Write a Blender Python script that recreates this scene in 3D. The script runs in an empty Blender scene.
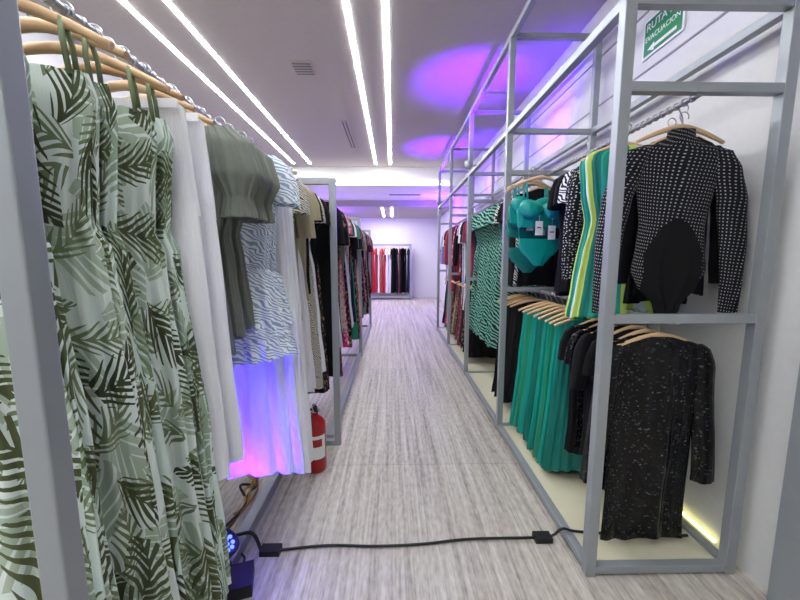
import bpy, math, random
from mathutils import Vector, Matrix, noise
R=random.Random(7)
pi=math.pi
def L(r,g,b):
    f=lambda c:(c/255/12.92) if c/255<=.04045 else ((c/255+.055)/1.055)**2.4
    return (f(r),f(g),f(b),1)
# ---------------------------------------------------------------- mesh builder
class MB:
    def __init__(s): s.v=[];s.f=[];s.m=[];s.uv=[];s.sm=[]
    def face(s,idx,m=0,uv=None,sm=False):
        s.f.append(tuple(idx));s.m.append(m);s.uv.append(uv or [(0,0)]*len(idx));s.sm.append(sm)
    def box(s,x0,x1,y0,y1,z0,z1,m=0,b=0.0):
        n=len(s.v)
        for z in(z0,z1):
            for x,y in((x0,y0),(x1,y0),(x1,y1),(x0,y1)): s.v.append((x,y,z))
        for q in((0,3,2,1),(4,5,6,7),(0,1,5,4),(1,2,6,5),(2,3,7,6),(3,0,4,7)):
            s.face([n+i for i in q],m,[(s.v[n+i][0]+s.v[n+i][1],s.v[n+i][2]) for i in q])
    def path(s,pts,r,ns=8,m=0,ry=None,cap=True,closed=False):
        pts=[Vector(p) for p in pts];n0=len(s.v);N=len(pts)
        rr=r if isinstance(r,(list,tuple)) else [r]*N
        ref=None
        for i,p in enumerate(pts):
            t=(pts[min(i+1,N-1)]-pts[max(i-1,0)]).normalized()
            if ref is None:
                ref=Vector((0,1,0)) if abs(t.y)<.9 else Vector((1,0,0))
            a=(ref-t*ref.dot(t)).normalized();b=t.cross(a);ref=a
            k=(ry/r if (ry and not isinstance(r,(list,tuple))) else 1)
            for j in range(ns):
                an=2*pi*j/ns
                s.v.append(tuple(p+a*math.cos(an)*rr[i]+b*math.sin(an)*rr[i]*k))
        for i in range(N-1):
            for j in range(ns):
                j2=(j+1)%ns
                s.face([n0+i*ns+j,n0+i*ns+j2,n0+(i+1)*ns+j2,n0+(i+1)*ns+j],m,None,True)
        if cap:
            s.face([n0+j for j in range(ns)][::-1],m);s.face([n0+(N-1)*ns+j for j in range(ns)],m)
    def lathe(s,prof,c,ns=24,m=0,axis='z'):
        n0=len(s.v)
        for (r,h) in prof:
            for j in range(ns):
                a=2*pi*j/ns
                if axis=='z': p=(c[0]+r*math.cos(a),c[1]+r*math.sin(a),c[2]+h)
                elif axis=='y': p=(c[0]+r*math.cos(a),c[1]+h,c[2]+r*math.sin(a))
                else: p=(c[0]+h,c[1]+r*math.cos(a),c[2]+r*math.sin(a))
                s.v.append(p)
        for i in range(len(prof)-1):
            for j in range(ns):
                j2=(j+1)%ns
                s.face([n0+i*ns+j,n0+i*ns+j2,n0+(i+1)*ns+j2,n0+(i+1)*ns+j],m,None,True)
    def cloth(s,ctrl,ns=72,nr=30,m=0,k=9,a0=.002,a1=.012,seed=0.,split=None,hemz=0.0,gather=0.0,yc=0.0):
        """ctrl: (z,w,t,cx) descending z"""
        n0=len(s.v)
        acc=[0]
        for i in range(1,len(ctrl)):
            a,b=ctrl[i-1],ctrl[i]
            acc.append(acc[-1]+math.hypot(a[0]-b[0],(a[1]-b[1])))
        P=4*max(c[1] for c in ctrl)
        for j in range(nr+1):
            f=j/nr;d=f*acc[-1];q=0
            while q<len(acc)-2 and d>acc[q+1]: q+=1
            u=(d-acc[q])/max(1e-6,acc[q+1]-acc[q]);u=max(0,min(1,u))
            uu=u*u*(3-2*u)*.5+u*.5
            a,b=ctrl[q],ctrl[q+1]
            z=a[0]+(b[0]-a[0])*u;w=a[1]+(b[1]-a[1])*uu;t=a[2]+(b[2]-a[2])*uu;cx=a[3]+(b[3]-a[3])*uu
            amp=a0+(a1-a0)*f
            for i in range(ns+1):
                th=2*pi*(i%ns)/ns;c=math.cos(th);si=math.sin(th)
                nz=noise.noise(Vector((c*1.3+seed*3.1,si*1.3,z*1.3+seed)))
                n2=noise.noise(Vector((c*3+seed,si*3+7,z*5)))
                fd=amp*(math.sin(k*th+seed*5+2.5*nz)+.45*math.sin((k*2+1)*th+seed+3*nz))+amp*.7*n2
                if gather: fd+=gather*math.sin(z*170+5*n2+2*nz)
                cc=math.copysign(abs(c)**.85,c)
                x=cx+(w+fd*.7)*cc; y=yc+(t+fd)*si+ .012*noise.noise(Vector((seed*2,x*3,z*2.2)))*min(1,f*3)
                zz=z+(hemz*math.sin(th*2+seed)*f*f if hemz else 0)
                s.v.append((x,y,zz))
        W=ns+1
        for j in range(nr):
            for i in range(ns):
                q=[n0+j*W+i,n0+j*W+i+1,n0+(j+1)*W+i+1,n0+(j+1)*W+i]
                uvs=[(P*((i)/ns)+seed,s.v[q[0]][2]),(P*((i+1)/ns)+seed,s.v[q[1]][2]),(P*((i+1)/ns)+seed,s.v[q[2]][2]),(P*(i/ns)+seed,s.v[q[3]][2])]
                mm=m
                if split and split(s.v[q[0]][0],s.v[q[0]][2]): mm=3
                s.face(q[::-1],mm,uvs[::-1],True)
    def obj(s,name,mats,loc=(0,0,0),rz=0,parent=None,bevel=0):
        me=bpy.data.meshes.new(name)
        me.from_pydata(s.v,[],s.f)
        ul=me.uv_layers.new(name="UVMap")
        flat=[]
        for u in s.uv:
            for a in u: flat+= [a[0],a[1]]
        ul.data.foreach_set("uv",flat)
        me.polygons.foreach_set("material_index",s.m)
        me.polygons.foreach_set("use_smooth",s.sm)
        for m in mats: me.materials.append(m)
        me.update()
        o=bpy.data.objects.new(name,me);bpy.context.collection.objects.link(o)
        o.location=loc;o.rotation_euler=(0,0,rz)
        if parent:o.parent=parent
        if bevel:
            md=o.modifiers.new("bev","BEVEL");md.width=bevel;md.segments=2;md.limit_method='ANGLE'
        return o
# ---------------------------------------------------------------- materials
def newmat(name):
    m=bpy.data.materials.new(name);m.use_nodes=True;nt=m.node_tree
    return m,nt,nt.nodes["Principled BSDF"]
def N(nt,t,**kw):
    n=nt.nodes.new(t)
    for k,v in kw.items(): setattr(n,k,v)
    return n
def M(nt,op,a,b=None,c=None):
    n=nt.nodes.new("ShaderNodeMath");n.operation=op
    for i,x in enumerate((a,b,c)):
        if x is None: continue
        if isinstance(x,(int,float)): n.inputs[i].default_value=x
        else: nt.links.new(x,n.inputs[i])
    return n.outputs[0]
def mix(nt,f,a,b):
    n=nt.nodes.new("ShaderNodeMix");n.data_type='RGBA'
    if isinstance(f,(int,float)): n.inputs[0].default_value=f
    else: nt.links.new(f,n.inputs[0])
    for i,x in ((6,a),(7,b)):
        if isinstance(x,tuple): n.inputs[i].default_value=x
        else: nt.links.new(x,n.inputs[i])
    return n.outputs[2]
def vscale(nt,v,s,off=(0,0,0),rot=0):
    n=nt.nodes.new("ShaderNodeMapping");n.inputs['Scale'].default_value=s;n.inputs['Location'].default_value=off;n.inputs['Rotation'].default_value=(0,0,rot)
    nt.links.new(v,n.inputs[0]);return n.outputs[0]
def noisetex(nt,v,scale,detail=3,rough=.5):
    n=nt.nodes.new("ShaderNodeTexNoise");n.inputs['Scale'].default_value=scale;n.inputs['Detail'].default_value=detail;n.inputs['Roughness'].default_value=rough
    nt.links.new(v,n.inputs['Vector']);return n
def bump(nt,h,bs,strength=.3,dist=.01):
    n=nt.nodes.new("ShaderNodeBump");n.inputs['Strength'].default_value=strength;n.inputs['Distance'].default_value=dist
    nt.links.new(h,n.inputs['Height']);nt.links.new(n.outputs[0],bs.inputs['Normal'])
def plain(name,col,rough=.5,metal=0,nb=0):
    m,nt,b=newmat(name);b.inputs['Roughness'].default_value=rough;b.inputs['Metallic'].default_value=metal
    tc=N(nt,"ShaderNodeTexCoord");nn=noisetex(nt,tc.outputs['Object'],12 if not nb else nb,4)
    d=tuple(c*.9 for c in col[:3])+(1,)
    nt.links.new(mix(nt,nn.outputs[0],d,col),b.inputs['Base Color'])
    if nb: bump(nt,nn.outputs[0],b,.06,.005)
    return m
def emit(name,col,st):
    m,nt,b=newmat(name);b.inputs['Base Color'].default_value=(0,0,0,1)
    b.inputs['Emission Color'].default_value=col;b.inputs['Emission Strength'].default_value=st;return m
def uvn(nt): return N(nt,"ShaderNodeTexCoord").outputs['UV']
def fabric(name,col,rough=.85,col2=None,sheen=.1,vary=.25,wr=.25):
    m,nt,b=newmat(name);uv=uvn(nt)
    w=noisetex(nt,vscale(nt,uv,(14,3,1)),1,3)
    d=tuple(c*(1-vary) for c in col[:3])+(1,)
    base=mix(nt,w.outputs[0],d,col)
    if col2: 
        n2=noisetex(nt,vscale(nt,uv,(24,24,1)),1,2)
        r=N(nt,"ShaderNodeMapRange");r.inputs[1].default_value=.54;r.inputs[2].default_value=.6
        nt.links.new(n2.outputs[0],r.inputs[0]);base=mix(nt,r.outputs[0],base,col2)
    nt.links.new(base,b.inputs['Base Color']);b.inputs['Roughness'].default_value=rough
    b.inputs['Sheen Weight'].default_value=sheen if sum(col[:3])>.15 else 0
    if sum(col[:3])<.1: b.inputs['Specular IOR Level'].default_value=.25
    fine=noisetex(nt,vscale(nt,uv,(22,6,1)),1,5,.6)
    bump(nt,fine.outputs[0],b,wr,.02)
    return m
def leaf(nt,uv,scale,off,n=8,wid=.3,gap=.22,ln=1.1,grow=1.6):
    v=vscale(nt,uv,(scale,scale,scale),off)
    dn=noisetex(nt,v,1.2,0)
    va=N(nt,"ShaderNodeVectorMath",operation='MULTIPLY_ADD');nt.links.new(dn.outputs['Color'],va.inputs[0]);va.inputs[1].default_value=(.2,.2,0);nt.links.new(v,va.inputs[2])
    vo=N(nt,"ShaderNodeTexVoronoi");vo.voronoi_dimensions='2D';vo.inputs['Scale'].default_value=1;vo.inputs['Randomness'].default_value=.85
    nt.links.new(va.outputs[0],vo.inputs['Vector'])
    sub=N(nt,"ShaderNodeVectorMath",operation='SUBTRACT');nt.links.new(va.outputs[0],sub.inputs[0]);nt.links.new(vo.outputs['Position'],sub.inputs[1])
    sc=N(nt,"ShaderNodeSeparateColor");nt.links.new(vo.outputs['Color'],sc.inputs[0])
    ro=N(nt,"ShaderNodeVectorRotate");ro.rotation_type='Z_AXIS';nt.links.new(sub.outputs[0],ro.inputs[0])
    nt.links.new(M(nt,'MULTIPLY',sc.outputs[0],6.28),ro.inputs['Angle'])
    sx=N(nt,"ShaderNodeSeparateXYZ");nt.links.new(ro.outputs[0],sx.inputs[0])
    y=sx.outputs[1];x=M(nt,'MULTIPLY_ADD',M(nt,'MULTIPLY',y,y),.6,sx.outputs[0])
    ax=M(nt,'ABSOLUTE',x)
    env=M(nt,'SUBTRACT',wid,M(nt,'MULTIPLY',M(nt,'MULTIPLY',y,y),ln))
    inside=M(nt,'LESS_THAN',ax,env)
    ph=M(nt,'MULTIPLY',M(nt,'SUBTRACT',y,M(nt,'MULTIPLY',ax,1.5)),n)
    tri_=M(nt,'ABSOLUTE',M(nt,'SUBTRACT',M(nt,'FRACT',ph),.5))
    thr=M(nt,'SUBTRACT',.5-gap*.5,M(nt,'MULTIPLY',ax,grow))
    frond=M(nt,'LESS_THAN',tri_,thr)
    rib=M(nt,'LESS_THAN',ax,.012)
    return M(nt,'MULTIPLY',inside,M(nt,'MAXIMUM',frond,rib)),sc.outputs[1]
def palm(name,base,mid,dark):
    m,nt,b=newmat(name);uv=uvn(nt)
    a,_=leaf(nt,uv,4.8,(1.3,2.1,0),5.5,.4,.1,1.2,.55);c,r1=leaf(nt,uv,5.2,(5.7,8.2,0),6.5,.32,.22,.8,.85);d,_=leaf(nt,uv,6.4,(11.7,3.2,0),6,.28,.3,.8,.9)
    cl=noisetex(nt,uv,9,2);b0=mix(nt,cl.outputs[0],base,L(200,216,208))
    c1=mix(nt,a,b0,mid);c2=mix(nt,d,c1,L(112,126,92))
    c3=mix(nt,c,c2,mix(nt,r1,dark,L(86,96,58)))
    nt.links.new(c3,b.inputs['Base Color']);b.inputs['Roughness'].default_value=.8
    f=noisetex(nt,vscale(nt,uv,(20,5,1)),1,4);bump(nt,f.outputs[0],b,.35,.02);return m
def zebra(name,a,bb,scale=18,dist=9,sx=1,sy=1.6,lo=.45,hi=.55):
    m,nt,b=newmat(name);uv=uvn(nt)
    w=N(nt,"ShaderNodeTexWave");w.inputs['Scale'].default_value=scale;w.inputs['Distortion'].default_value=dist;w.inputs['Detail'].default_value=1.5;w.inputs['Detail Scale'].default_value=.6
    w.bands_direction='DIAGONAL'
    nt.links.new(vscale(nt,uv,(sx,sy,1)),w.inputs['Vector'])
    r=N(nt,"ShaderNodeMapRange");r.inputs[1].default_value=lo;r.inputs[2].default_value=hi;nt.links.new(w.outputs[0],r.inputs[0])
    nt.links.new(mix(nt,r.outputs[0],a,bb),b.inputs['Base Color']);b.inputs['Roughness'].default_value=.8
    f=noisetex(nt,vscale(nt,uv,(20,5,1)),1,4);bump(nt,f.outputs[0],b,.25,.02);return m
def dots(name,base,dot,scale,rad,metal=.0,rnd=0.0,drough=.2,rot=0):
    m,nt,b=newmat(name);uv=uvn(nt)
    vo=N(nt,"ShaderNodeTexVoronoi");vo.voronoi_dimensions='2D';vo.inputs['Scale'].default_value=scale;vo.inputs['Randomness'].default_value=rnd
    nt.links.new(vscale(nt,uv,(1,1,1),(0,0,0),rot),vo.inputs['Vector'])
    k=M(nt,'LESS_THAN',vo.outputs['Distance'],rad)
    nt.links.new(mix(nt,k,base,dot),b.inputs['Base Color'])
    nt.links.new(M(nt,'MULTIPLY',k,metal),b.inputs['Metallic'])
    nt.links.new(M(nt,'MULTIPLY_ADD',k,drough-.7,.7),b.inputs['Roughness'])
    h=M(nt,'MAXIMUM',M(nt,'SUBTRACT',rad,vo.outputs['Distance']),0)
    b.inputs['Specular IOR Level'].default_value=.25
    bump(nt,h,b,.6,.02);return m
def sequin(name,col,scale=170):
    m,nt,b=newmat(name);uv=uvn(nt)
    vo=N(nt,"ShaderNodeTexVoronoi");vo.voronoi_dimensions='2D';vo.inputs['Scale'].default_value=scale;nt.links.new(uv,vo.inputs['Vector'])
    sc=N(nt,"ShaderNodeSeparateColor");nt.links.new(vo.outputs['Color'],sc.inputs[0])
    g2=M(nt,'POWER',sc.outputs[0],22)
    nt.links.new(mix(nt,g2,col,L(92,92,100)),b.inputs['Base Color'])  # a few random cells painted paler as sequin sparkle
    b.inputs['Roughness'].default_value=.2;b.inputs['Specular IOR Level'].default_value=.3
    bump(nt,sc.outputs[1],b,.35,.004);return m
def stripesv(name,cols):
    m,nt,b=newmat(name);uv=uvn(nt)
    sx=N(nt,"ShaderNodeSeparateXYZ");nt.links.new(uv,sx.inputs[0])
    fr=M(nt,'FRACT',M(nt,'MULTIPLY',sx.outputs[0],3.2))
    cr=N(nt,"ShaderNodeValToRGB");cr.color_ramp.interpolation='CONSTANT'
    e=cr.color_ramp.elements
    e[0].position=0;e[0].color=cols[0];e[1].position=1/len(cols);e[1].color=cols[1]
    for i in range(2,len(cols)):
        q=e.new(i/len(cols));q.color=cols[i]
    nt.links.new(fr,cr.inputs[0]);nt.links.new(cr.outputs[0],b.inputs['Base Color']);b.inputs['Roughness'].default_value=.6
    f=noisetex(nt,vscale(nt,uv,(40,2,1)),1,3);bump(nt,f.outputs[0],b,.4,.02);return m

palmM=palm("palm_print",L(228,236,232),L(166,182,162),L(48,56,30))
palmM2=palm("palm_print_sage",L(214,228,222),L(148,168,148),L(56,64,36))
white=fabric("white_linen",L(235,236,242),vary=.06);white2=fabric("white_lace",L(230,228,234),vary=.1,wr=.6)
whitec=fabric("cream_linen",L(222,222,212),vary=.1)
olive=fabric("olive_grey_cloth",L(120,127,116),vary=.25,wr=.5);khaki=fabric("khaki_cloth",L(162,154,126))
mint=fabric("mint_cloth",L(190,212,202),vary=.12)
blk=fabric("black_cloth",L(15,15,18),vary=.3);blk2=fabric("charcoal_cloth",L(26,26,32),vary=.3)
teal=fabric("teal_satin",L(0,158,142),rough=.42,vary=.25,sheen=0);teald=fabric("dark_teal_satin",L(0,122,112),rough=.45,vary=.3,sheen=0)
emer=fabric("emerald_cloth",L(6,140,106),rough=.6)
red=fabric("red_cloth",L(206,20,36));wine=fabric("burgundy_cloth",L(110,14,60));pink=fabric("pink_cloth",L(236,50,130),col2=L(240,220,220))
lil=fabric("lilac_cloth",L(160,140,215));brown=fabric("brown_cloth",L(110,80,64),col2=L(170,136,110));navy=fabric("navy_cloth",L(30,36,70))
floral=fabric("floral_cloth",L(38,34,36),col2=L(150,116,98));floral2=fabric("pink_floral_cloth",L(206,190,190),col2=L(190,90,100))
zblue=zebra("blue_white_print",L(238,242,248),L(142,170,196),scale=22,dist=12,lo=.5,hi=.7)
zbeige=zebra("beige_black_print",L(220,214,200),L(84,82,74),scale=30,dist=12)
zteal=zebra("teal_black_print",L(120,186,170),L(12,34,36),scale=10,dist=8,lo=.35,hi=.5)
zbw=zebra("white_black_print",L(225,225,228),L(24,24,28),scale=16,dist=12)
stud=dots("studded_black_mesh",L(10,10,13),L(205,205,214),66,.185,.35,.05,.25,rot=.12)
polka=dots("dotted_black",L(14,14,18),L(205,205,212),60,.2,0,.6)
seq=sequin("black_sequins",L(6,6,8))
tri=stripesv("colour_block_pleats",[L(20,160,135),L(20,160,135),L(196,222,100),L(200,222,232),L(196,222,100),L(10,120,106)])
wood=plain("hanger_wood",L(220,184,142),.45);wood2=plain("hanger_wood_dark",L(198,156,112),.45)
steel=plain("brushed_steel",L(180,182,188),.3,.9);greyp=plain("grey_powder_coat",L(156,162,166),.42,.3)
blackp=plain("black_plastic",L(14,14,16),.5);paper=plain("white_card",L(240,240,238),.7)
# ---------------------------------------------------------------- hanger + garments
def hanger(b,mw,ms,w=.2,drop=.055,clip=False):
    hook=[]
    for i in range(13):
        a=-.5+ (pi+.9)*i/12
        hook.append((.021*math.cos(a),0,.021*math.sin(a)-.002))
    hook+= [(-.006,0,-.03),(0,0,-.045),(0,0,-.085)]
    b.path(hook,.0028,6,ms)
    L_=[]
    for i in range(15):
        u=-1+2*i/14
        L_.append((u*w,0,-.086-drop*abs(u)**1.6+.004*math.cos(u*3)))
    b.path(L_,[.008+.006*(1-abs(-1+2*i/14)) for i in range(15)],8,mw)
    if clip:
        b.path([(-w*.8,0,-.13),(w*.8,0,-.13)],.004,6,ms)
def garment(name,rail,y,mat,kind,ln,rz=None,seed=None,wd=1.0,hm=None,q=1,mat2=None,k=None,tk=1.0,xo=0.,sl=None,gather=0):
    seed=R.random()*20 if seed is None else seed
    rz=R.uniform(-.16,.16) if rz is None else rz
    b=MB();hm=hm or (wood if R.random()<.8 else wood2)
    ns=int(80*q) ;nr=int(34*q)
    hanger(b,1,2,.2*min(wd,1.1),.055,kind in('skirt','pants'))
    if kind=='bodysuit':
        z0=-.1
        def sp(x,z):
            d=(z0-.38)-z
            if d<0: return False
            return abs(x)<.135*math.sqrt(min(1,d/.16))
        b.cloth([(z0+.005,.058,.03,0),(z0-.03,.062,.03,0),(z0-.05,.1,.026,0),(z0-.075,.19,.028,0),(z0-.1,.21,.03,0),(z0-.25,.18,.03,0),(z0-.42,.155,.028,0),(z0-.52,.165,.03,0),(z0-.62,.18,.03,0),(z0-.7,.14,.026,0),(z0-.78,.06,.02,0),(z0-.84,.045,.018,0)],220,150,0,5,.0015,.006,seed,split=sp)
        for sg in(-1,1):
            b.cloth([(z0-.07,.02,.014,sg*.175),(z0-.085,.055,.03,sg*.19),(z0-.16,.07,.036,sg*.225),(z0-.3,.068,.036,sg*.27),(z0-.5,.058,.034,sg*.295),(z0-.68,.046,.03,sg*.305),(z0-.82,.04,.026,sg*.305)],56,44,0,3,.001,.005,seed+sg)
    elif kind in('dress','sleeveless','top','puff','long','half','ruffle'):
        z0=-.088
        c=[(z0,.075*wd,.014*tk,0),(z0-.012,.11*wd,.017*tk,0),(z0-.035,.175*wd,.021*tk,0),(z0-.06,.208*wd,.024*tk,0),(z0-.09,.207*wd,.026*tk,0)]
        e=z0-ln
        if kind in('dress','sleeveless') and ln>.75:
            c+=[(z0-.22,.19*wd,.026*tk,0),(z0-.38,.155*wd,.022*tk,0),(z0-.55,.185*wd,.027*tk,0),(z0-.55-(ln-.55)*.5,.21*wd,.031*tk,0),(e,.235*wd,.034*tk,0)]
        elif kind=='ruffle':
            c+=[(z0-.3,.18*wd,.026,0),(z0-.5,.16*wd,.024,0),(e,.19*wd,.03,0)]
        elif kind=='puff':
            c+=[(z0-ln*.4,.165*wd,.03*tk,0),(z0-ln*.5,.14*wd,.026*tk,0),(z0-ln*.62,.155*wd,.03*tk,0),(e,.18*wd,.034*tk,0)]
        else:
            c+=[(z0-ln*.5,.188*wd,.027*tk,0),(z0-ln*.8,.185*wd,.027*tk,0),(e,.195*wd,.03*tk,0)]
        b.cloth(c,ns,nr,0,k or 8,.0012,.011,seed,hemz=.012,gather=gather)
        if kind=='ruffle':
            b.cloth([(z0-.52,.155*wd,.026,0),(z0-.56,.19*wd,.04,0),(z0-.8,.225*wd,.05,0)],int(ns*1.4),16,0,18,.004,.016,seed+2,hemz=.02)
            b.cloth([(z0-.74,.19*wd,.034,0),(z0-.79,.21*wd,.045,0),(e,.24*wd,.055,0)],int(ns*1.4),12,0,20,.004,.016,seed+4,hemz=.02)
        if kind in('dress','half','top','ruffle'):
            s_=sl or (.24 if kind!='half' else .36)
            for sg in(-1,1):
                b.cloth([(z0-.04,.02,.012,sg*.188*wd),(z0-.07,.05,.022,sg*.2*wd),(z0-.15,.055,.026,sg*.222*wd),(z0-s_,.05,.028,sg*(.235+.06*max(0,s_-.24))*wd)],int(28*q)+4,int(12*q)+3,0,4,.001,.006,seed+sg)
        if kind=='long':
            for sg in(-1,1):
                b.cloth([(z0-.045,.02,.012,sg*.188*wd),(z0-.075,.05,.022,sg*.2*wd),(z0-.2,.055,.028,sg*.235*wd),(z0-.4,.05,.03,sg*.26*wd),(z0-.6,.042,.026,sg*.272*wd),(z0-.7,.032,.02,sg*.275*wd)],int(36*q)+4,int(22*q)+3,0,3,.001,.005,seed+sg)
        if kind=='puff':
            for sg in(-1,1):
                b.cloth([(z0-.02,.02,.012,sg*.15*wd),(z0-.03,.05,.026,sg*.18*wd),(z0-.08,.078,.045,sg*.215*wd),(z0-.18,.085,.05,sg*.235*wd),(z0-.24,.055,.034,sg*.235*wd),(z0-.26,.046,.028,sg*.235*wd),(z0-.33,.06,.034,sg*.235*wd)],int(60*q)+4,int(30*q)+3,0,12,.003,.005,seed+sg)
    elif kind=='strap':
        z0=-.2
        for sg in(-1,1):
            b.path([(sg*.13,-.012,z0-.01),(sg*.125,-.014,z0+.05),(sg*.12,-.006,-.108),(sg*.12,.006,-.108),(sg*.125,.014,z0+.05),(sg*.13,.012,z0-.01)],.005,6,0)
            b.path([(sg*.03,-.03,z0-.02),(sg*.04,-.04,z0-.12),(sg*.02,-.045,z0-.26)],.0035,6,0)
        c=[(z0,.15*wd,.02,0),(z0-.05,.165*wd,.028,0),(z0-.22,.15*wd,.024,0),(z0-.3,.14*wd,.022,0),(z0-.34,.16*wd,.028,0),(z0-.34-(ln-.34)*.5,.2*wd,.038*tk,0),(z0-ln,.235*wd,.045*tk,0)]
        b.cloth(c,int(ns*1.3),int(nr*1.4),0,k or 12,.004,.018,seed,hemz=.02)
    elif kind=='skirt':
        z0=-.125
        c=[(z0,.15*wd,.014,0),(z0-.05,.155*wd,.02,0),(z0-ln*.5,.18*wd,.032*tk,0),(z0-ln,.215*wd,.04*tk,0)]
        b.cloth(c,int(ns*1.3),nr,0,k or 14,.003,.016,seed,hemz=.015)
    elif kind=='pants':
        z0=-.12
        b.cloth([(z0,.17*wd,.016,0),(z0-.05,.172*wd,.022,0),(z0-.32,.19*wd,.028,0)],ns,int(10*q)+3,0,6,.001,.004,seed)
        for sg in(-1,1):
            b.cloth([(z0-.28,.095*wd,.028,sg*.092*wd),(z0-.6,.1*wd,.03,sg*.105*wd),(z0-ln,.115*wd,.035,sg*.115*wd)],int(40*q)+4,nr,0,4,.002,.009,seed+sg)
        b.box(-.165*wd,.165*wd,-.026,-.02,z0-.03,z0-.005,0)
    return b.obj(name,[mat,hm,steel,mat2 or blk],(rail[0]+xo,y,rail[1]),rz)
def bra(name,rail,y,mat,rz=0,low=False,xo=0,z0=-.3,tags=True):
    b=MB();hanger(b,1,2)
    for sg in(-1,1):
        n0=len(b.v);nu,nv=14,22
        for i in range(nu+1):
            ph=i/nu*pi*.5
            for j in range(nv):
                a=2*pi*j/nv
                up=math.sin(a)
                b.v.append((sg*.085+.09*math.sin(ph)*math.cos(a),-.02-.052*math.cos(ph)-.012*math.sin(ph*2)*max(0,-up),z0+.085*math.sin(ph)*(up if up<0 else up*(.62+.25*math.cos(a)*sg))))
        for i in range(nu):
            for j in range(nv):
                j2=(j+1)%nv
                b.face([n0+i*nv+j,n0+i*nv+j2,n0+(i+1)*nv+j2,n0+(i+1)*nv+j],0,None,True)
        b.path([(sg*.12,-.03,z0+.05),(sg*.125,-.014,-.12),(sg*.125,.01,-.112),(sg*.13,.02,z0)],.006,6,0)
    b.cloth([(z0+.0,.182,.018,0),(z0-.06,.186,.02,0),(z0-.10,.18,.022,0),(z0-.14,.172,.02,0)],48,8,0,6,.001,.002,1)
    if low:
        zz=z0-.22
        b.cloth([(zz,.16,.016,0),(zz-.05,.165,.02,0),(zz-.1,.14,.022,0),(zz-.15,.08,.02,0),(zz-.2,.035,.014,0)],48,12,0,6,.001,.003,1)
        for sg in(-1,1): b.path([(sg*.155,0,zz-.01),(sg*.17,0,z0-.08)],.003,5,0)
    if tags:
        for x,z in((-.04,z0-.10),(.06,z0-.13)):
            b.box(x-.028,x+.028,-.062,-.060,z-.1,z,3)
            b.box(x-.016,x+.016,-.0626,-.062,z-.05,z-.042,4)
            b.path([(x,-.061,z),(x+.01,-.045,z+.06)],.0012,4,3)
    return b.obj(name,[mat,wood,steel,paper,blackp],(rail[0]+xo,y,rail[1]),rz)
# ---------------------------------------------------------------- room
CH=3.5;CAMZ=1.5
m,nt,b_=newmat("floor_tile");tc=N(nt,"ShaderNodeTexCoord").outputs['Object']
s1=noisetex(nt,vscale(nt,tc,(24,.5,1)),1,5,.6);s2=noisetex(nt,vscale(nt,tc,(80,2.2,1)),1,3,.6);s3=noisetex(nt,vscale(nt,tc,(50,16,1)),1,3)
f=M(nt,'ADD',M(nt,'ADD',M(nt,'MULTIPLY',s1.outputs[0],.5),M(nt,'MULTIPLY',s2.outputs[0],.25)),M(nt,'MULTIPLY',s3.outputs[0],.25))
cr=N(nt,"ShaderNodeValToRGB");e=cr.color_ramp.elements
e[0].position=.37;e[0].color=L(138,130,118);e[1].position=.61;e[1].color=L(212,209,198)
q=e.new(.48);q.color=L(182,175,164)
nt.links.new(f,cr.inputs[0])
br=N(nt,"ShaderNodeTexBrick");br.offset=0;br.inputs['Scale'].default_value=1;br.inputs['Brick Width'].default_value=1.2;br.inputs['Row Height'].default_value=1.75
br.inputs['Mortar Size'].default_value=.003;br.inputs['Color1'].default_value=(1,1,1,1);br.inputs['Color2'].default_value=(.93,.93,.93,1);br.inputs['Mortar'].default_value=(.7,.7,.7,1)
mp=N(nt,"ShaderNodeMapping");mp.inputs['Rotation'].default_value=(0,0,pi/2);mp.inputs['Location'].default_value=(.2,.86,0);nt.links.new(tc,mp.inputs[0]);nt.links.new(mp.outputs[0],br.inputs['Vector'])
mx=N(nt,"ShaderNodeMix");mx.data_type='RGBA';mx.blend_type='MULTIPLY';mx.inputs[0].default_value=1
nt.links.new(cr.outputs[0],mx.inputs[6]);nt.links.new(br.outputs[0],mx.inputs[7]);nt.links.new(mx.outputs[2],b_.inputs['Base Color'])
b_.inputs['Roughness'].default_value=.5;b_.inputs['Specular IOR Level'].default_value=.35;bump(nt,f,b_,.08,.01)
floorM=m
wallM=plain("wall_paint",L(220,220,220),.75,0,30);ceilM=plain("ceiling_paint",L(184,177,174),.9,0,20)
lightw=plain("beam_paint_cove_lit",L(238,238,234),.8,0,20)  # white beam paint, lightened so its colour carries the cove light's brightness
creamM=plain("platform_laminate",L(216,212,184),.5);lineM=plain("wall_groove",L(150,148,152),.6)
def box_obj(name,a,mat,bev=0):
    b=MB();b.box(*a);return b.obj(name,[mat],bevel=bev)
XR=1.68;XL=-3.0;Y0=-2.5;Y1=14.2
box_obj("floor",(XL-.1,XR+1.2,Y0,Y1+.1,-.1,0),floorM)
box_obj("ceiling",(XL-.1,XR+1.2,Y0,8.8,CH,CH+.1),ceilM)
box_obj("wall_right",(XR,XR+.1,1.45,Y1,0,CH),wallM)
box_obj("wall_left",(XL-.1,XL,Y0,Y1,0,CH),wallM)
box_obj("wall_back",(XL-.1,XR+1.2,Y1,Y1+.1,0,CH),wallM)
box_obj("wall_rear",(XL-.1,XR+1.2,Y0-.1,Y0,0,CH),wallM)
box_obj("wall_alcove",(XR+1.1,XR+1.2,Y0,1.45,0,CH),wallM)
box_obj("wall_return",(XR+.1,XR+1.2,1.45,1.55,0,CH),wallM)
b=MB();b.box(XL,XR,8.8,11.0,3.1,CH+.1);b.obj("ceiling_beam",[lightw])
b=MB();b.box(XL,XR,11.0,Y1,2.93,CH+.1);b.obj("ceiling_lower",[ceilM])
b=MB()
for z in(2.72,3.1): b.box(XR-.006,XR,1.46,8.8,z,z+.012)
b.obj("trim_wall_grooves",[lineM])
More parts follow.
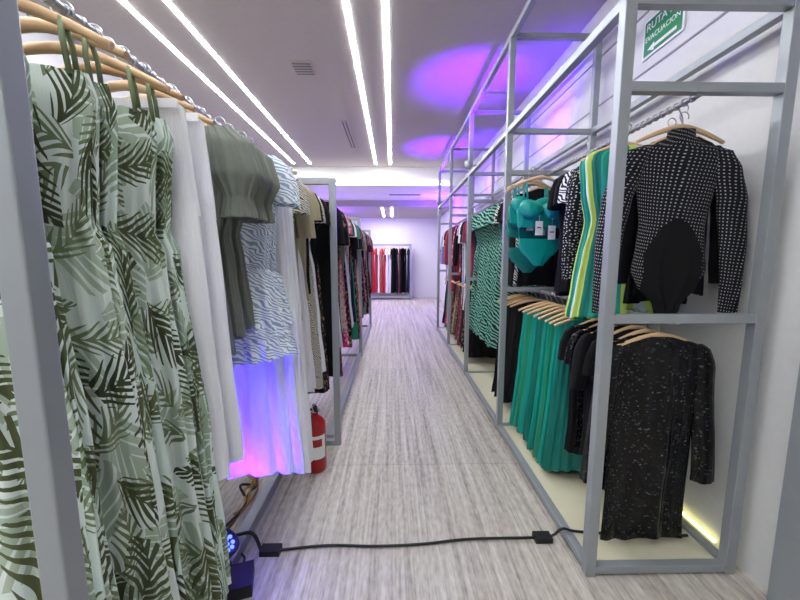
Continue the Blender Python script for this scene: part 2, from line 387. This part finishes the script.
b=MB();b.box(XR-.06,XR-.005,1.30,1.44,0,CH);b.obj("trim_door_jamb",[greyp])
stripM=emit("led_strip_glow",(.97,.99,1,1),58)
b=MB()
for x in(-2.12,-1.77,-.37,-.06):
    b.box(x-.02,x+.02,Y0+.1,8.5,CH-.006,CH-.001,0)
for x in(-.32,-.04):
    b.box(x-.025,x+.025,11.2,13.6,2.924,2.929,0)
b.obj("ceiling_light_strips",[stripM])
b=MB()
b.box(-1.6,1.3,8.72,8.76,3.12,3.14,0)
b.obj("cove_light_strip",[emit("cove_glow",(1,.97,.94,1),9)])
b=MB();dk=plain("vent_dark",L(110,106,108),.7)
for i,(cx,cy,w,l) in enumerate(((-.95,4.35,.11,.14),(-.72,6.6,.05,.7),(.3,10.0,.4,.06))):
    z=CH if cy<8 else 3.1
    b.box(cx-w,cx+w,cy-l,cy+l,z-.012,z-.002,0)
    nn=5 if w>.06 and cy<8 else 2
    for j in range(nn):
        if w>.06 and cy<8: yy=cy-l+ (j+.5)*2*l/nn; b.box(cx-w*.88,cx+w*.88,yy-.008,yy+.008,z-.016,z-.0125,1)
        elif cy<8: xx=cx-w+(j+.5)*w; b.box(xx-.012,xx+.012,cy-l*.96,cy+l*.96,z-.016,z-.0125,1)
        else: yy=cy-l+(j+.5)*l; b.box(cx-w*.96,cx+w*.96,yy-.012,yy+.012,z-.016,z-.0125,1)
b.obj("ceiling_air_vents",[ceilM,dk])
# ---------------------------------------------------------------- racks
def rail_beads(b,x,z,y0,y1,m=1):
    b.path([(x,y0,z),(x,y1,z)],.012,10,m)
    y=y0+.04
    while y<y1-.03:
        b.path([(x,y-.006,z),(x,y+.006,z)],.017,8,m);y+=.045
P=.024
b=MB();YS=[1.62,3.17,4.72,6.27,7.82];XF,XB=.93,1.6
for y in YS:
    for x in(XF,XB): b.box(x-P,x+P,y-P,y+P,0,3.22)
    for z in(3.2,2.5,2.18,1.235,.03): b.box(XF+P,XB-P,y-P*.9,y+P*.9,z-P*.8,z+P*.8)
for i in range(len(YS)-1):
    a,c=YS[i]+P,YS[i+1]-P
    for z in(3.2,2.5,.03):
        for x in(XF,XB): b.box(x-P*.9,x+P*.9,a,c,z-P*.9,z+P*.9)
rail_beads(b,1.25,2.16,YS[0],YS[-1]);rail_beads(b,1.25,1.215,YS[0],YS[-1])
b.obj("clothing_rack",[greyp,steel],bevel=.003)
b=MB();b.box(XF+.025,XB-.025,YS[0]+.025,YS[-1],.0,.035);b.obj("rack_platform",[creamM])
b=MB()
for y in(.475,2.92): 
    p=.017 if y<1 else P
    for x in(-.45,-1.66): b.box(x-p,x+p,y-p,y+p,0,2.08)
    b.box(-1.66+P,-.45-P,y-P,y+P,2.06-P,2.06+P);b.box(-1.66+P,-.45-P,y-P,y+P,0,.04)
for x in(-.80,-1.3): b.box(x-.03,x+.03,.475+P,2.92-P,.0,.06)
rail_beads(b,-.75,2.06,.475,2.92);rail_beads(b,-1.36,2.06,.475,2.92)
b.obj("garment_rack",[greyp,steel],bevel=.003)
b=MB()
for y in(5.7,8.2):
    for x in(-.5,-1.66): b.box(x-P,x+P,y-P,y+P,0,2.08)
    b.box(-1.66+P,-.5-P,y-P,y+P,2.06-P,2.06+P);b.box(-1.66+P,-.5-P,y-P,y+P,0,.04)
b.box(-.55,-.49,2.96,8.2,.0,.06)
rail_beads(b,-.72,2.06,2.95,8.2)
b.obj("garment_rack",[greyp,steel],bevel=.003)
# ---------------------------------------------------------------- left clothes
RL=(-.75,2.06)
for i,y in enumerate((.6,.69,.78,.87,.96,1.05)):
    garment("palm_print_jumpsuit",RL,y,palmM if i%2==0 else palmM2,'strap',1.42+R.uniform(-.06,.06),rz=[.25,-.15,.2,-.05,.28,.1][i],q=1.2,wd=1.0)
for i,y in enumerate((1.15,1.24)):
    garment("white_trousers",RL,y,white,'pants',1.14,rz=.1*i,wd=.95)
for i,y in enumerate((1.38,1.48,1.58)):
    garment("olive_puff_sleeve_blouse",RL,y,olive,'puff',.82-.03*i,rz=.1,q=1.5,wd=.86,gather=.0015,tk=1.1,k=12)
for i,y in enumerate((1.68,1.76)):
    garment("blue_print_ruffle_dress",RL,y,zblue,'ruffle',.92,rz=.12,wd=1.05,xo=.03)
for i,y in enumerate((1.86,1.95)):
    garment("white_maxi_skirt",RL,y,white,'skirt',1.55,rz=.1,wd=1.2,xo=.05)
for i,(y,m_,kd,ln) in enumerate(((2.04,zbeige,'dress',1.0),(2.12,zbeige,'top',.8),(2.2,khaki,'half',.85),(2.28,white2,'sleeveless',1.3),(2.36,white2,'sleeveless',1.3),(2.44,khaki,'top',.75),(2.52,blk,'top',.7),(2.6,zbeige,'dress',1.4),(2.68,white,'sleeveless',1.3),(2.76,blk,'top',.8),(2.84,floral,'dress',1.5))):
    garment('hanging_dress' if kd!='top' else 'hanging_blouse',RL,y,m_,kd,ln,q=.8,wd=1.05,rz=R.uniform(0,.16))
pal=[blk,blk2,floral,wine,brown,floral2,pink,blk,navy,white2,emer,khaki,floral,blk,olive]
y=3.05;i=0
seqL=[blk,blk,blk2,white2,floral,blk,brown,floral2,pink,olive,blk,floral]
while y<8.1:
    m_=seqL[i] if i<len(seqL) else R.choice(pal)
    if abs(y-5.7)>.06:
        kd=R.choice(['dress','dress','sleeveless','half','top'])
        garment('hanging_blouse' if kd=='top' else 'hanging_dress',(-.72,2.06),y,m_,kd,R.uniform(.7,.85) if kd=='top' else R.uniform(1.2,1.65),q=.5,wd=1.1)
    y+=.1;i+=1
y=.62
pb=[mint,white,whitec,palmM2,mint,white2,palmM,khaki]
i=0
while y<2.8:
    garment("hanging_dress",(-1.36,2.06),y,pb[i%8],R.choice(['dress','sleeveless','strap']),R.uniform(1.1,1.4),q=.6);y+=.12;i+=1
# ---------------------------------------------------------------- right clothes
RU=(1.25,2.16);RD=(1.25,1.215)
garment("studded_long_sleeve_blouse",RU,1.76,stud,'bodysuit',.78,rz=.02,seed=2.2,hm=wood,xo=.04)
up=[(1.86,blk,'long',.75,.12),(1.94,blk,'top',.8,.12),(2.02,tri,'sleeveless',.9,-.05),(2.1,tri,'sleeveless',.9,-.04),(2.19,polka,'long',.62,.0),(2.27,polka,'top',.62,.02),(2.36,zbw,'top',.6,.02),(2.45,blk,'top',.8,.02),(2.54,blk,'top',.82,.03),(2.63,blk2,'top',.8,.06),(2.72,blk,'top',.8,.1)]
for (y,m_,kd,ln,xo) in up:
    garment({tri:'colour_block_dress',polka:'dotted_blouse',zbw:'printed_blouse'}.get(m_,'black_blouse'),RU,y,m_,kd,ln,q=.9,hm=wood,xo=xo,wd=.88 if y>2.15 or y<1.97 else 1,rz=R.uniform(-.06,.06),gather=.002 if m_ is tri else 0)
bra("teal_bikini_set",RU,2.83,teal,.12,True,xo=-.17);bra("teal_bikini_set",RU,2.95,teal,.2,False,xo=-.2,z0=-.26);bra("teal_bikini_set",RU,3.06,teald,.05,True,xo=-.17,z0=-.36,tags=False)
garment("black_sequin_blouse",RD,1.76,seq,'half',1.05,rz=-.02,seed=4.4,q=1.6,wd=1.05,hm=wood,k=5,sl=.74,xo=.02)
y=1.86
for i in range(5):
    garment("black_blouse",RD,y,[seq,blk,blk2][i%3],['top','top','half'][i%3],.85+R.uniform(-.1,.05),q=.8,hm=wood,xo=.03);y+=.1
for i in range(8):
    garment("teal_pleated_skirt",RD,y,[teald,teal,emer,teal][i%4],'skirt',.99,q=.9,rz=R.uniform(-.1,.2),k=20,wd=1.15,tk=1.2,hm=wood);y+=.1
for i,y in enumerate((3.27,3.36,3.45,3.54,3.63,3.72)):
    garment("black_blouse",RU,y,[blk,zbw,blk,blk2][i%4],'top',.82,q=.6,xo=0.0,wd=.95,hm=wood)
y=3.82;i=0
while y<7.7:
    if min(abs(y-p) for p in YS)>.06:
        if y<5.0:
            garment("teal_print_maxi_dress",RU,y,zteal,'dress',1.5,q=.8,wd=1.1)
        else:
            m_=[blk,white2,lil,zbw,blk,pink,wine,wine,wine,blk,wine,navy,wine,red,wine,blk][i%16]
            garment("hanging_blouse",RU,y,m_,R.choice(['half','top','long']),R.uniform(.75,.9) if y<5.4 else R.uniform(.8,1.4),q=.5)
    y+=.11;i+=1
y=3.28;i=0
while y<7.7:
    if min(abs(y-p) for p in YS)>.06 and not 3.78<y<4.95:
        garment("black_skirt",RD,y,[blk,blk2,blk,blk][i%4] if y<5 else R.choice(pal),'skirt',R.uniform(.85,.98),q=.5,wd=1.1)
    y+=.11;i+=1
# far rack
b=MB();FX0,FX1,FY=-.92,.62,13.75
for x in(FX0,FX1):
    b.box(x-.03,x+.03,FY-.25,FY-.2,0,1.98);b.box(x-.03,x+.03,FY+.2,FY+.25,0,1.98);b.box(x-.03,x+.03,FY-.2,FY+.2,1.92,1.98)
b.box(FX0,FX1,FY-.25,FY-.2,1.93,1.98);b.box(FX0,FX1,FY-.25,FY-.2,.08,.14)
b.path([(FX0,FY,1.93),(FX1,FY,1.93)],.015,8,1)
b.obj("display_rack",[greyp,steel])
cols=[red,red,red,white,red,red,white,white,blk,blk,wine,blk,blk,navy]
for i,c in enumerate(cols):
    x=FX0+.1+i*.105
    garment("evening_gown",(x,1.93),FY,c,'dress',1.6,rz=pi/2+R.uniform(-.5,.2),q=.5,wd=.9)
# ---------------------------------------------------------------- extinguisher
b=MB();ex=(0,0,0)
b.lathe([(0,.0),(.066,.0),(.074,.008),(.075,.03),(.075,.33),(.07,.36),(.052,.385),(.028,.4),(.024,.41),(.024,.425),(0,.425)],ex,32,0)
b.lathe([(.018,.42),(.018,.46),(.012,.47),(0,.47)],ex,16,1)
b.box(-.012,.012,-.09,.03,.462,.47,2);b.path([(0,.02,.455),(0,-.05,.485),(0,-.1,.505)],.007,8,2)
b.lathe([(0,-.0),(.016,0),(.016,.014),(0,.014)],(0.018,0,.44),14,1,'x')
b.path([(-.01,0,.445),(-.06,0,.45),(-.095,0,.40),(-.098,0,.3),(-.095,0,.15),(-.088,0,.1)],.009,8,2)
b.path([(-.088,0,.12),(-.086,0,.03)],[.01,.016],8,2)
n0=len(b.v);seg=12
for i in range(seg+1):
    a=-pi/2-.9+1.8*i/seg
    for z in(.11,.28): b.v.append((.0765*math.cos(a),.0765*math.sin(a),z))
for i in range(seg):
    b.face([n0+2*i,n0+2*i+2,n0+2*i+3,n0+2*i+1],3,None,True)
n0=len(b.v)
for i in range(seg+1):
    a=-pi/2-.5+1.0*i/seg
    for z in(.2,.255): b.v.append((.0772*math.cos(a),.0772*math.sin(a),z))
for i in range(seg): b.face([n0+2*i,n0+2*i+2,n0+2*i+3,n0+2*i+1],0,None,True)
redp=plain("extinguisher_red",L(170,14,22),.28)
b.obj("fire_extinguisher",[redp,steel,blackp,paper],(-.555,2.56,0),.35)
# ---------------------------------------------------------------- floor cable etc
def smoothpts(p,n=8):
    p=[Vector(a) for a in p];out=[]
    for i in range(len(p)-1):
        a=p[max(i-1,0)];b_=p[i];c=p[i+1];d=p[min(i+2,len(p)-1)]
        for j in range(n):
            t=j/n;out.append(.5*((2*b_)+(c-a)*t+(2*a-5*b_+4*c-d)*t*t+(3*b_-a-3*c+d)*t**3))
    out.append(p[-1]);return out
b=MB()
b.path(smoothpts([(-.60,1.78,.012),(-.35,1.81,.01),(-.1,1.80,.01),(.15,1.81,.01),(.4,1.84,.01),(.72,1.84,.012)]),.007,8,0)
b.box(-.68,-.58,1.75,1.81,.0,.028);b.box(.75,.84,1.81,1.87,.0,.028);b.path([(.7,1.84,.012),(.76,1.84,.014)],.007,8,0)
b.path(smoothpts([(-.68,1.78,.015),(-.74,1.84,.06),(-.8,1.81,.08),(-.86,1.75,.09),(-.9,1.65,.02)]),.009,8,0)
b.path(smoothpts([(.83,1.84,.015),(.86,1.84,.03),(.90,1.83,.07),(1.0,1.83,.05),(1.4,1.8,.045),(1.55,1.8,.045)]),.007,8,0)
b.obj("floor_cable",[blackp],bevel=.0)
b=MB()
for k_ in range(4):
    o=k_*.025
    b.path(smoothpts([(-.98,1.6+o,.02),(-.92,1.8,.03+o*.6),(-.88,2.02+o,.05),(-.87-o,2.2,.03+o),(-.9,2.35,.02),(-1.0,2.45+o,.02)]),.008,6,k_%2)
b.path(smoothpts([(-.9,2.3,.02),(-.88,2.32,.12),(-.87,2.2,.13),(-.88,2.12,.04),(-.93,2.05,.02)]),.008,6,0)
b.obj("coiled_extension_cord",[plain("cord_tan",L(190,140,70),.5),blackp])
b=MB()
b.lathe([(0,.0),(.05,.0),(.07,.02),(.075,.05),(.075,.13),(.08,.135),(.08,.145),(.068,.146),(.066,.135),(0,.135)],(0,0,0),28,0)
lm=emit("blue_led",(.05,.08,1,1),7)
for r,n in((.0,1),(.028,6),(.052,11)):
    for j in range(n):
        a=2*pi*j/n;b.lathe([(.010,.136),(.008,.142),(0,.144)],(r*math.cos(a),r*math.sin(a),0),8,1)
b.path([(-.09,0,-.02),(-.09,0,.07),(-.08,0,.08)],.006,6,0);b.path([(.09,0,-.02),(.09,0,.07),(.08,0,.08)],.006,6,0);b.path([(-.09,0,-.03),(.09,0,-.03)],.006,6,0)
par=b.obj("led_par_light",[blackp,lm],(-.85,1.55,.12));par.rotation_euler=(math.radians(-10),math.radians(34),0)
b=MB();b.box(-.05,.05,-.07,.07,0,.06);b.box(-.04,.04,-.071,-.0705,.01,.05);b.path([(0,.07,.03),(0,.14,.02),(-.03,.2,.012)],.006,6)
b.obj("power_adapter",[blackp],(-.70,1.58,0),.3,bevel=.006)
# evacuation sign
g=bpy.data.objects.new("evacuation_sign",None);bpy.context.collection.objects.link(g);g.location=(XR-.008,2.52,2.92);
gm=plain("sign_green",L(30,140,84),.4)
b=MB();b.box(-.004,.004,-.17,.17,-.12,.12,0);b.box(-.006,-.0042,-.155,.155,-.105,.105,1);b.obj("panel",[paper,gm],parent=g)
def txt(s,y,z,size):
    c=bpy.data.curves.new("lettering","FONT");c.body=s;c.size=size;c.align_x='CENTER';c.align_y='CENTER';c.extrude=.0008
    o=bpy.data.objects.new("lettering",c);bpy.context.collection.objects.link(o);o.parent=g
    o.location=(-.0075,y,z);o.rotation_euler=(pi/2,0,-pi/2);c.materials.append(paper)
txt("RUTA DE",0,.06,.068);txt("EVACUACION",0,-.01,.045)
b=MB();n=0
for q_ in([(-.0075,-.12,-.085),(-.0075,-.12,-.065),(-.0075,.06,-.065),(-.0075,.06,-.085)],[(-.0075,.06,-.1),(-.0075,.06,-.05),(-.0075,.12,-.075)]):
    n=len(b.v);b.v+=q_;b.face(list(range(n,n+len(q_))),0)
b.obj("arrow",[paper],parent=g)
# ---------------------------------------------------------------- lights
def light(name,kind,loc,col,en,target=None,**kw):
    l=bpy.data.lights.new(name,kind);l.color=col;l.energy=en
    for k,v in kw.items(): setattr(l,k,v)
    o=bpy.data.objects.new(name,l);bpy.context.collection.objects.link(o);o.location=loc
    if target: o.rotation_euler=(Vector(target)-Vector(loc)).to_track_quat('-Z','Y').to_euler()
    return o
light("par_beam_left","SPOT",(-.76,1.60,.28),(.045,.004,1),95,(-.56,1.88,.95),spot_size=1.7,spot_blend=.6,shadow_soft_size=.05)
def uplight(y,x,z,en,t):
    b=MB();b.lathe([(0,0),(.03,0),(.038,.015),(.038,.07),(.034,.072),(.03,.062),(0,.062)],(0,0,0),20,0)
    b.lathe([(.03,.064),(.02,.068),(0,.07)],(0,0,0),16,1)
    b.path([(.03,0,.03),(.085,0,.03)],.008,6,0)
    b.obj("led_uplight",[greyp,emit("violet_led",(.2,.06,1,1),8)],(x,y,z))
    light("violet_beam","SPOT",(x,y,z+.1),(.17,.004,1),en,t,spot_size=1.5,spot_blend=.75,shadow_soft_size=.04)
uplight(4.3,.82,2.47,210,(.88,4.55,3.5));uplight(7.1,.82,2.47,210,(.86,7.25,3.5))
light("violet_wash","SPOT",(1.3,4.0,2.6),(.11,.006,1),80,(1.68,4.2,3.1),spot_size=2.3,spot_blend=1,shadow_soft_size=.06)
light("violet_wash","SPOT",(1.3,6.6,2.6),(.11,.006,1),80,(1.68,6.8,3.1),spot_size=2.3,spot_blend=1,shadow_soft_size=.06)
light("violet_back","POINT",(1.2,10.2,2.7),(.18,.03,1),70,shadow_soft_size=.1)
light("violet_back","POINT",(-2.0,11.8,2.5),(.22,.05,1),110,shadow_soft_size=.1)
b=MB();b.box(0,.012,0,5.9,0,.012)
b.obj("led_wall_strip",[emit("lime_led",(1,.95,.35,1),4)],(XR-.03,1.75,.04))
light("ceiling_downlight","AREA",(-.2,12.3,2.9),(1,.95,.95),45,(-.2,12.3,0),size=1.5)
w=bpy.data.worlds.new("w");bpy.context.scene.world=w;w.use_nodes=True;w.node_tree.nodes['Background'].inputs[0].default_value=(.7,.7,.8,1);w.node_tree.nodes['Background'].inputs[1].default_value=.3
# ---------------------------------------------------------------- camera + real-world scale
cam=bpy.data.cameras.new("camera");co=bpy.data.objects.new("camera",cam);bpy.context.collection.objects.link(co)
cam.sensor_width=36;cam.lens=350*36/800;co.location=(0,0,CAMZ);co.rotation_euler=(math.radians(90-6.9),0,math.radians(-1.1));cam.clip_start=.02
bpy.context.scene.camera=co
S=.8;KY=.92
for o in bpy.data.objects:
    if o.parent: continue
    world_mesh=(o.type=='MESH' and o.location.length<1e-6)
    o.location=Vector((o.location.x,o.location.y*KY,o.location.z))*S
    if o.type=='CAMERA': continue
    if o.type=='LIGHT':
        o.data.energy*=S*S
        if o.data.type=='AREA': o.data.size*=S
        else: o.data.shadow_soft_size*=S
        continue
    o.scale=(S,S*(KY if world_mesh else 1),S)
bpy.context.scene.view_settings.view_transform='Standard'
